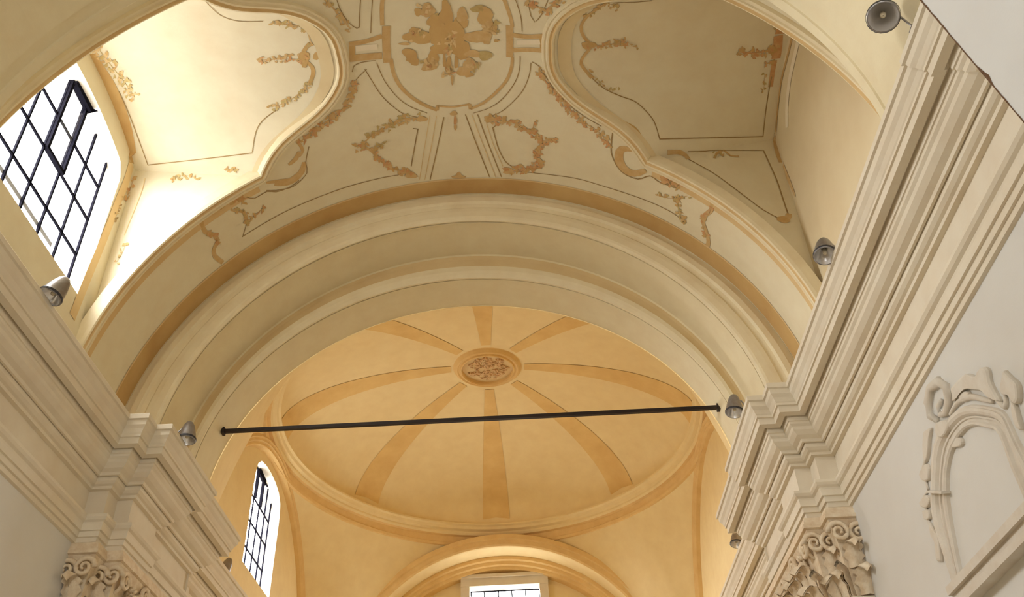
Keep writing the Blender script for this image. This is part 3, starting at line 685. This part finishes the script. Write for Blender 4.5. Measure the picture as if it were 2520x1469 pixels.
# ------------------------------------------------------------------ painting on the vault (thin paint layers following the surfaces)
bpy.context.view_layer.update()
VV, FF, OW = [], [], []
for o in SURF:
    n = len(VV); mwx = Matrix.Translation(wloc(o))
    VV += [mwx @ v.co for v in o.data.vertices]
    for p in o.data.polygons: FF.append([q+n for q in p.vertices]); OW.append(o)
BV = BVHTree.FromPolygons(VV, FF)
def hitp(px, py):
    d = ray(px, py); l, n, i, t = BV.ray_cast(EYE, d)
    if l is None: return None
    if n.dot(d) > 0: n = -n
    return l, n, i
def lift(l, n, h=.006): q = l+n*h; return (q.x, q.y, q.z-H)
class Paint(MB):
    def line(s, P, w, i=0, step=9, h=.006, closed=False, taper=False):
        P = [(x, y, 0) for x, y in P]; Q = [(p.x, p.y) for p in crom(P, step)]
        run = []
        def flush():
            if len(run) > 1:
                rows = []
                for k, (l, n) in enumerate(run):
                    t = run[min(k+1, len(run)-1)][0]-run[max(k-1, 0)][0]
                    if t.length < 1e-6: continue
                    sd = n.cross(t.normalized()).normalized(); ww = w/2
                    if taper: ww *= .35+.65*sin(pi*min(1, max(0, (k+.5)/len(run))))
                    rows.append([lift(l-sd*ww, n, h), lift(l+sd*ww, n, h)])
                if len(rows) > 1: s.grid(rows, i=i)
            run.clear()
        for x, y in Q:
            r = hitp(x, y)
            if r is None: flush(); continue
            if run and (r[0]-run[-1][0]).length > .45: flush()
            run.append((r[0], r[1]))
        flush()
    def blob(s, x, y, rx, ry, rot=0, i=0, n=10, rough=.25, R=random, h=.008, leafy=False):
        c, sn = cos(rot), sin(rot); V = []
        r0 = hitp(x, y)
        if r0 is None: return
        V.append(lift(r0[0], r0[1], h)); base = r0[0]; nn_ = r0[1]
        ph = R.random()*6
        for k in range(n):
            a = 2*pi*k/n; q = 1+rough*sin(3*a+ph)*.6+rough*(R.random()-.5)
            if leafy: q *= .55+.45*abs(cos(a))
            u, v = rx*cos(a)*q, ry*sin(a)*q
            r = hitp(x+u*c-v*sn, y+u*sn+v*c)
            if r is None or (r[0]-base).length > .8: return
            V.append(lift(r[0], r[1], h))
        s.add(V, [(0, 1+k, 1+(k+1) % n) for k in range(n)], i)
    def vine(s, P, w, nleaf, size, i=0, j=1, R=random, spread=14):
        s.line(P, w*.5, i, 7)
        Q = [(p.x, p.y) for p in crom([(x, y, 0) for x, y in P], 3)]
        for k in range(nleaf):
            q = R.choice(Q); a = R.uniform(0, 2*pi); d = spread*sqrt(R.random())
            s.blob(q[0]+d*cos(a), q[1]+d*sin(a), size*R.uniform(.40, .85), size*R.uniform(.28, .52), R.uniform(0, pi), R.choice((i, j, j, i, 4)), 9, .5, R, h=.008+.003*R.random())
def tr(pts, ox, oy, sc): return [(ox+a*sc, oy+b*sc) for a, b in pts]
PM = [BROWN, RUSSET, OLIVE, LINE, OCHRE, OCHREL, PALE]
def paint(name, parent, fn, label=None):
    b = Paint(); fn(b); o = b.build(name, PM, parent)
    if label: o['label'] = label
    return o
barv, frames = SURF[0], None
C2 = lambda p: tr(p, 780, 0, .3268)
C3 = lambda p: tr(p, 1300, 0, .4357)
C1 = lambda p: tr(p, 0, 0, .3404)
C2b = lambda p: tr(p, 420, 430, .2698)
C4 = lambda p: tr(p, 900, 0, .19057)
# medallion
def f(b):
    b.line(C2([(500, -60), (488, 60), (492, 190)]), .055, 0); b.line(C2([(556, 440), (575, 545), (625, 645), (705, 725), (800, 785), (905, 828)]), .055, 0)
    b.line(C2([(903, 830), (908, 793)]), .05, 0); b.line(C2([(905, 796), (1030, 802), (1150, 782)]), .035, 0); b.line(C2([(1150, 782), (1155, 820)]), .05, 0)
    b.line(C2([(1155, 818), (1255, 772), (1350, 692), (1430, 600), (1466, 500), (1472, 430)]), .045, 0); b.line(C2([(1472, 200), (1460, 140), (1438, 70), (1395, -40)]), .05, 0)
paint('painted_medallion_border', ceil, f)
def f(b):
    b.line(C2([(521, 195), (521, 330), (530, 470)]), .11, 0); b.line(C2([(240, 330), (330, 318), (420, 295), (490, 268)]), .07, 0); b.line(C2([(245, 440), (360, 428), (490, 418)]), .11, 0); b.line(C2([(262, 340), (268, 440)]), .08, 4)
    b.line(C2([(1450, 190), (1452, 310), (1452, 430)]), .10, 0); b.line(C2([(1470, 262), (1600, 275), (1740, 265)]), .07, 0); b.line(C2([(1470, 378), (1600, 372), (1740, 385)]), .07, 0); b.line(C2([(1700, 275), (1705, 380)]), .09, 4)
    b.line(C2([(290, 365), (455, 350)]), .09, 6); b.line(C2([(1505, 318), (1680, 315)]), .08, 6)
paint('painted_clasp', ceil, f)
def f(b):
    for P in ([(330, -30), (322, 100), (318, 205), (300, 212), (240, 170), (180, 80), (150, 0)], [(360, 520), (410, 600), (480, 710), (560, 790), (650, 855), (750, 880)], [(450, 470), (505, 600), (600, 725), (700, 800), (830, 850)],
              [(1612, 470), (1600, 560), (1550, 680), (1450, 790), (1370, 850), (1280, 880)], [(1530, 420), (1525, 520), (1490, 620), (1400, 740), (1300, 810), (1180, 850)],
              [(1490, -20), (1535, 120), (1545, 235)], [(1585, -20), (1612, 120), (1640, 165), (1690, 110), (1740, 0)], [(375, 520), (320, 570), (285, 620), (240, 740), (170, 840), (60, 930), (-60, 990)],
              [(1620, 465), (1675, 500), (1745, 610), (1800, 690), (1900, 790), (2020, 880), (2142, 950)], [(265, 540), (275, 500), (330, 470), (440, 455)], [(420, -20), (410, 120), (405, 250)]):
        b.line(C2(P), .012, 3, h=.005)
paint('painted_line', ceil, f)
def f(b):
    for P in ([(955, 880), (910, 1100), (852, 1350)], [(1118, 860), (1200, 1080), (1300, 1330)], [(760, 972), (740, 1080), (710, 1250)], [(1210, 860), (1290, 1080), (1390, 1330)], [(1325, 962), (1368, 1120), (1430, 1225), (1510, 1270)]):
        b.line(C2(P), .016, 3)
    for P in ([(850, 870), (820, 1050), (772, 1350)], [(1165, 860), (1250, 1085), (1345, 1330)], [(900, 870), (865, 1080), (812, 1350)], [(1268, 900), (1330, 1090), (1400, 1250)]): b.line(C2(P), .010, 5)
    for P in ([(722, 965), (765, 972)], [(1322, 962), (1365, 930)]): b.line(C2(P), .016, 3)
paint('painted_keystone_lines', ceil, f)
def f(b):
    R = random.Random(2)
    b.blob(*C2([(1030, 852)])[0], 9, 6, 0, 0, R=R); b.blob(*C2([(1042, 900)])[0], 4, 12, 0, 1, R=R); b.blob(*C2([(1042, 955)])[0], 4, 7, 0, 0, R=R); b.blob(*C2([(1070, 1328)])[0], 17, 4, 0, 0, R=R); b.blob(*C2([(1068, 1312)])[0], 7, 6, 0, 0, R=R)
paint('painted_drop', ceil, f)
def f(b):
    R = random.Random(4)
    b.vine(C2([(800, 892), (700, 888), (600, 912), (520, 962), (420, 1012), (350, 1078), (300, 1112)]), .05, 46, 9, 0, 2, R, 11)
    b.vine(C2([(330, 1090), (400, 1130), (460, 1185), (510, 1232), (580, 1270), (640, 1290), (710, 1312)]), .07, 46, 9, 0, 1, R, 9)
    b.vine(C2([(430, 1150), (490, 1080)]), .03, 12, 8, 0, 2, R, 9); b.blob(*C2([(705, 1315)])[0], 15, 9, .2, 0, R=R); b.blob(*C2([(790, 893)])[0], 14, 7, 0, 0, R=R)
paint('painted_garland', ceil, f)
def f(b):
    R = random.Random(5)
    b.vine(C2([(1290, 895), (1400, 912), (1480, 922), (1560, 962), (1620, 1002), (1690, 1020)]), .05, 46, 9, 0, 1, R, 10)
    b.vine(C2([(1690, 1015), (1690, 1080), (1655, 1180), (1680, 1232), (1600, 1262), (1500, 1282), (1430, 1282)]), .06, 60, 9, 1, 0, R, 11)
    b.vine(C2([(1680, 1060), (1800, 1060)]), .03, 14, 8, 1, 0, R, 8); b.vine(C2([(1620, 990), (1640, 910)]), .02, 8, 7, 0, 1, R, 7); b.blob(*C2([(1300, 893)])[0], 15, 8, 0, 0, R=R); b.blob(*C2([(1440, 1283)])[0], 14, 8, 0, 0, R=R)
paint('painted_garland', ceil, f)
def f(b):
    R = random.Random(6)
    for x, y, rx, ry, ro, i in ((1080, 470, 230, 190, 0, 4), (1035, 130, 62, 150, 0, 4), (1040, 190, 90, 120, 0, 4), (800, 130, 92, 95, .3, 0), (680, 150, 52, 50, 0, 4), (880, 270, 90, 90, .8, 4), (940, 370, 130, 110, 0, 4), (1245, 190, 75, 92, 0, 0), (1230, 300, 90, 90, 0, 4), (1450, 110, 90, 48, 0, 2), (1545, 180, 92, 100, 0, 4), (1500, 250, 60, 60, 0, 4), (1590, 330, 80, 85, .5, 0), (1645, 360, 58, 62, 0, 4), (1560, 310, 28, 45, 0, 3),
                            (1430, 470, 200, 70, -.05, 0), (1560, 450, 80, 110, 0, 0), (1690, 520, 40, 18, 0, 4), (680, 480, 190, 75, .05, 4), (620, 410, 80, 55, -.4, 4), (500, 560, 80, 18, 0, 0), (570, 700, 105, 72, .6, 4), (610, 780, 85, 52, .3, 4), (830, 830, 110, 82, -.5, 0), (870, 740, 70, 80, 0, 4),
                            (1015, 770, 20, 110, 0, 4), (1070, 850, 42, 120, 0, 4), (1117, 1020, 17, 68, 0, 0), (1170, 800, 26, 90, 0, 4), (1350, 830, 95, 85, .4, 0), (1265, 920, 95, 62, .2, 0), (1330, 960, 62, 32, 0, 4), (1540, 710, 92, 62, 0, 2), (1390, 690, 110, 48, .1, 0), (1230, 640, 130, 110, 0, 4), (960, 610, 120, 90, 0, 4)):
        q = C4([(x, y)])[0]; b.blob(q[0], q[1], rx*.19, ry*.19, ro, i, 16, .22, R, h=.007+.004*R.random())
    for x, y in ((1080, 470), (1060, 620), (1100, 900), (800, 140), (1600, 340), (840, 830), (1350, 820), (640, 450)):
        for k in range(5):
            q = C4([(x+R.uniform(-70, 70), y+R.uniform(-50, 60))])[0]; b.blob(q[0], q[1], 7*R.uniform(.6, 1.4), 2.2, R.uniform(0, pi), R.choice((0, 1, 0)), 7, .3, R, h=.013)
            q = C4([(x+R.uniform(-120, 120), y+R.uniform(-80, 90))])[0]; r_ = hitp(*q)
            b.blob(q[0], q[1], 8*R.uniform(.5, 1.3), 4, R.uniform(0, pi), R.choice((5, 2, 5)), 8, .4, R, h=.012)
paint('painted_bouquet', ceil, f, 'ochre bouquet painted in the crown medallion')
# scroll work along the lunette frames
def f(b):
    R = random.Random(8)
    b.vine(C3([(-10, 10), (40, 30), (100, 60), (150, 20), (200, -10)]), .05, 30, 9, 0, 1, R, 10)
    b.vine(C3([(68, 410), (110, 476), (155, 518), (205, 578), (245, 630)]), .05, 60, 8, 1, 0, R, 11)
    b.vine(C3([(245, 632), (315, 690), (385, 735), (432, 778), (462, 815)]), .03, 44, 8, 0, 1, R, 9)
    b.line(C3([(478, 740), (468, 830), (478, 890), (530, 970), (620, 1010), (690, 992), (750, 1032), (860, 1055)]), .02, 3)
    b.line(C3([(585, 845), (530, 840), (512, 885), (535, 945), (595, 978), (665, 962)]), .16, 0, taper=True); b.line(C3([(575, 770), (600, 810), (590, 850)]), .08, 1, taper=True)
    b.vine(C3([(770, 1010), (820, 1030), (880, 1050)]), .08, 34, 9, 1, 3, R, 9); b.line(C3([(880, 1045), (960, 1080)]), .03, 0)
    b.vine(C3([(735, 1098), (790, 1118), (850, 1115), (900, 1105)]), .015, 18, 6, 0, 2, R, 8); b.vine(C3([(840, 1120), (848, 1170), (860, 1215), (885, 1245)]), .05, 24, 7, 2, 0, R, 8)
    b.line(C3([(1020, 1095), (1042, 1150), (1030, 1190), (985, 1230), (1000, 1290), (1015, 1340), (1015, 1385), (970, 1385)]), .075, 0, taper=False); b.vine(C3([(1030, 1180), (985, 1240), (1005, 1320)]), .06, 22, 7, 0, 1, R, 7)
    b.line(C3([(-60, 965), (0, 972), (250, 1003), (430, 1052), (650, 1125), (800, 1192), (882, 1252)]), .014, 3); b.line(C3([(470, 660), (600, 720), (650, 800)]), .03, 4)
paint('painted_scroll', ceil, f)
def f(b):
    R = random.Random(9)
    b.vine([(800, 0), (825, 25), (845, 50), (862, 70)], .04, 30, 8, 0, 2, R, 9)
    b.vine([(870, 205), (862, 240), (836, 274), (802, 300), (766, 328), (742, 345)], .045, 84, 8, 0, 1, R, 10)
    b.line([(722, 335), (735, 352), (745, 370), (735, 385)], .05, 0); b.line([(748, 398), (742, 422), (715, 445), (675, 453)], .13, 0, taper=True); b.line([(735, 372), (728, 390), (710, 405)], .08, 0, taper=True)
    b.line([(760, 360), (752, 400), (755, 425), (722, 458), (680, 468), (655, 468)], .015, 3)
    b.line(C2b([(870, 70), (960, 60), (1080, 40)]), .06, 0, taper=True); b.vine(C2b([(590, 140), (620, 200), (660, 250)]), .08, 30, 8, 1, 0, R, 9)
    b.vine(C2b([(450, 295), (520, 260), (600, 215)]), .03, 14, 7, 0, 1, R, 6); b.vine(C2b([(580, 330), (660, 345), (700, 390), (690, 460)]), .045, 26, 7, 0, 2, R, 7); b.line(C2b([(690, 450), (655, 565)]), .014, 3)
    b.vine(C2b([(730, 400), (790, 350), (860, 285)]), .02, 18, 6, 0, 1, R, 7)
    b.line(C2b([(310, 335), (280, 430), (315, 520), (400, 550), (430, 600), (395, 670), (400, 740), (475, 800)]), .07, 0); b.vine(C2b([(330, 530), (410, 560), (420, 620)]), .05, 20, 7, 0, 1, R, 7)
    b.line(C2b([(650, 565), (850, 442), (1050, 332), (1300, 222), (1600, 112), (1900, 32), (2080, 0)]), .014, 3); b.line(C2b([(690, 200), (760, 215), (880, 150), (960, 155), (1090, 110), (1170, 50)]), .015, 3)
paint('painted_scroll', ceil, f)
# borders: band before the chancel arch and round the side panels
def bandY(ya, yb, a0, a1, i, n=90):
    b = MB(); rows = []
    for k in range(n+1):
        a = lerp(a0, a1, k/n); R = R0-.006; rows.append([(R*cos(a), ya, ZC+E0*R*sin(a)), (R*cos(a), yb, ZC+E0*R*sin(a))])
    b.grid(rows); return b
bandY(10.60, 10.92, .03, pi-.03, 0).build('painted_border', OCHRE, ceil, smooth=True)
bandY(10.57, 10.60, .03, pi-.03, 0).build('painted_border', OCHREL, ceil, smooth=True)
for s in (-1, 1):
    yc = BAY[s]; a1 = math.acos(XF[-1][1]/R0)
    g0, g1 = ((.03, a1*.98) if s > 0 else (pi-a1*.98, pi-.03))
    bandY(yc+HALF+.13, yc+HALF+.25, g0, g1, 0, 50).build('painted_border', OCHREL, ceil, smooth=True)
    g0, g1 = ((.05, .15) if s > 0 else (pi-.15, pi-.05))
    bandY(yc+HALF+.2, 10.7, g0, g1, 0, 6).build('painted_border', OCHRE, ceil, smooth=True)
# pale ochre band painted along the lunette frames
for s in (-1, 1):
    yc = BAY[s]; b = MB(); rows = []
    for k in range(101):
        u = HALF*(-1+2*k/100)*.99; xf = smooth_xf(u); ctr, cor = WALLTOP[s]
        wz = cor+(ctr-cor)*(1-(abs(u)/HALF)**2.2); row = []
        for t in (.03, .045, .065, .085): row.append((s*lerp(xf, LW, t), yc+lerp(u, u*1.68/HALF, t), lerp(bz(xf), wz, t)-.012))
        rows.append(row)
    b.grid(rows); b.build('painted_border', FOCHRE, (lunL if s < 0 else lunR)[0], smooth=True)
# right lunette
def f(b):
    R = random.Random(12)
    b.line(C3([(740, 785), (1325, 771)]), .016, 3); b.line(C3([(1325, 771), (1342, 620), (1368, 460), (1385, 400)]), .016, 3); b.line(C3([(742, 785), (712, 690), (660, 622), (600, 572), (520, 542), (430, 500), (360, 440)]), .014, 3); b.line(C3([(700, 3), (590, 12), (480, 14)]), .012, 3)
    b.line(C3([(440, 15), (335, 90), (298, 150), (312, 205), (352, 260), (310, 320), (298, 360), (330, 405), (358, 440)]), .045, 0, taper=False)
    b.vine(C3([(340, 262), (450, 252), (550, 232)]), .035, 30, 7, 0, 1, R, 9); b.vine(C3([(480, 215), (500, 240), (620, 268)]), .008, 14, 6, 0, 2, R, 7); b.vine(C3([(330, 90), (400, 40), (450, 20), (510, 45)]), .012, 26, 6, 0, 2, R, 9); b.vine(C3([(330, 400), (380, 440), (460, 510), (500, 490)]), .01, 16, 6, 0, 2, R, 8)
    b.blob(*C3([(340, 255)])[0], 20, 10, 0, 0, R=R)
paint('painted_panel', lunR[0], f)
def f(b):
    R = random.Random(13)
    b.line(C3([(1440, 130), (1425, 190)]), .16, 1); b.line(C3([(1412, 200), (1408, 270), (1398, 330)]), .13, 1); b.line(C3([(1392, 340), (1380, 400), (1368, 490)]), .07, 1)
    b.vine(C3([(1400, 280), (1330, 290), (1260, 300), (1195, 290)]), .05, 40, 8, 1, 0, R, 11); b.vine(C3([(1390, 120), (1385, 160)]), .01, 8, 5, 0, 2, R, 5); b.vine(C3([(1335, 420), (1330, 510)]), .01, 12, 5, 0, 2, R, 6); b.vine(C3([(1340, 360), (1390, 350)]), .03, 12, 6, 0, 1, R, 6)
paint('painted_spray', lunR[0], f)
def f(b):
    R = random.Random(14)
    b.line(C3([(900, 856), (1100, 851), (1328, 851)]), .014, 3); b.line(C3([(1328, 851), (1400, 1010), (1440, 1130), (1472, 1225)]), .02, 3); b.line(C3([(900, 898), (1050, 982), (1200, 1092), (1320, 1182), (1410, 1232)]), .016, 3)
    b.line(C3([(785, 862), (850, 858), (890, 880), (905, 900)]), .07, 0); b.line(C3([(1050, 895), (1065, 865), (1105, 850), (1140, 880), (1190, 885)]), .035, 0); b.vine(C3([(1055, 870), (1095, 870)]), .02, 8, 6, 0, 2, R, 6); b.blob(*C3([(1445, 1240)])[0], 18, 9, 0, 0, R=R); b.blob(*C3([(1470, 1225)])[0], 8, 9, 0, 0, R=R)
paint('painted_panel', lunR[2], f)
def f(b):
    b.line(C3([(1395, 750), (1400, 830), (1450, 960), (1510, 1105)]), .10, 0, taper=True)
    b.line(C3([(1505, 150), (1470, 300), (1432, 450), (1412, 600), (1400, 745)]), .07, 4)
    b.line(C3([(1545, 150), (1510, 300), (1478, 450), (1462, 600), (1462, 720)]), .13, 6)
paint('painted_border', lunR[3], f)
# left lunette
def f(b):
    R = random.Random(15)
    b.line(C1([(1470, -10), (1590, 105), (1720, 150), (1900, 152)]), .012, 3); b.line(C1([(2010, 785), (1900, 870), (1850, 955), (1825, 1100)]), .012, 3); b.line(C1([(1825, 1105), (1500, 1145), (1070, 1192)]), .014, 3); b.line(C1([(1070, 1190), (1000, 1000), (920, 790), (860, 660)]), .014, 3)
    b.vine(C1([(2245, 310), (2210, 210), (2120, 180), (1980, 172)]), .03, 34, 8, 0, 2, R, 9); b.vine(C1([(2200, 430), (2080, 425), (1960, 430), (1860, 435)]), .02, 50, 7, 0, 1, R, 12)
    b.line(C1([(2240, 310), (2195, 370), (2200, 430), (2255, 480), (2262, 540), (2235, 610)]), .055, 4); b.vine(C1([(2240, 600), (2150, 685), (2050, 745), (1970, 770)]), .015, 44, 7, 0, 2, R, 10); b.blob(*C1([(2200, 420)])[0], 14, 22, 0, 4, R=R); b.blob(*C1([(2285, 405)])[0], 8, 10, 0, 4, R=R)
    b.vine(C1([(700, 330), (770, 430), (850, 530), (920, 620), (960, 680)]), .02, 70, 8, 2, 5, R, 16)
paint('painted_panel', lunL[0], f)
def f(b):
    R = random.Random(16)
    b.vine(C1([(1240, 1305), (1330, 1270), (1430, 1290)]), .012, 16, 7, 4, 2, R, 7); b.vine(C1([(1640, 1230), (1720, 1220)]), .012, 12, 6, 4, 2, R, 6)
    b.line(C1([(1050, 1290), (1020, 1400), (900, 1700)]), .012, 5)
    b.vine([(310, 600), (300, 625), (288, 645)], .01, 14, 6, 2, 0, R, 7)
paint('painted_panel', lunL[2], f)
def f(b):
    R = random.Random(17)
    b.line(C1([(610, 330), (700, 470), (780, 590), (850, 740), (905, 900), (940, 1060), (950, 1180)]), .17, 4); b.line(C1([(950, 1180), (905, 1330), (850, 1460), (760, 1700), (640, 1990), (520, 2290)]), .16, 5)
    b.vine(C1([(985, 1270), (930, 1380), (900, 1440)]), .01, 22, 7, 1, 0, R, 8); b.vine([(292, 510), (286, 530), (280, 540)], .012, 10, 5, 3, 0, R, 6)
paint('painted_border', lunL[3], f)
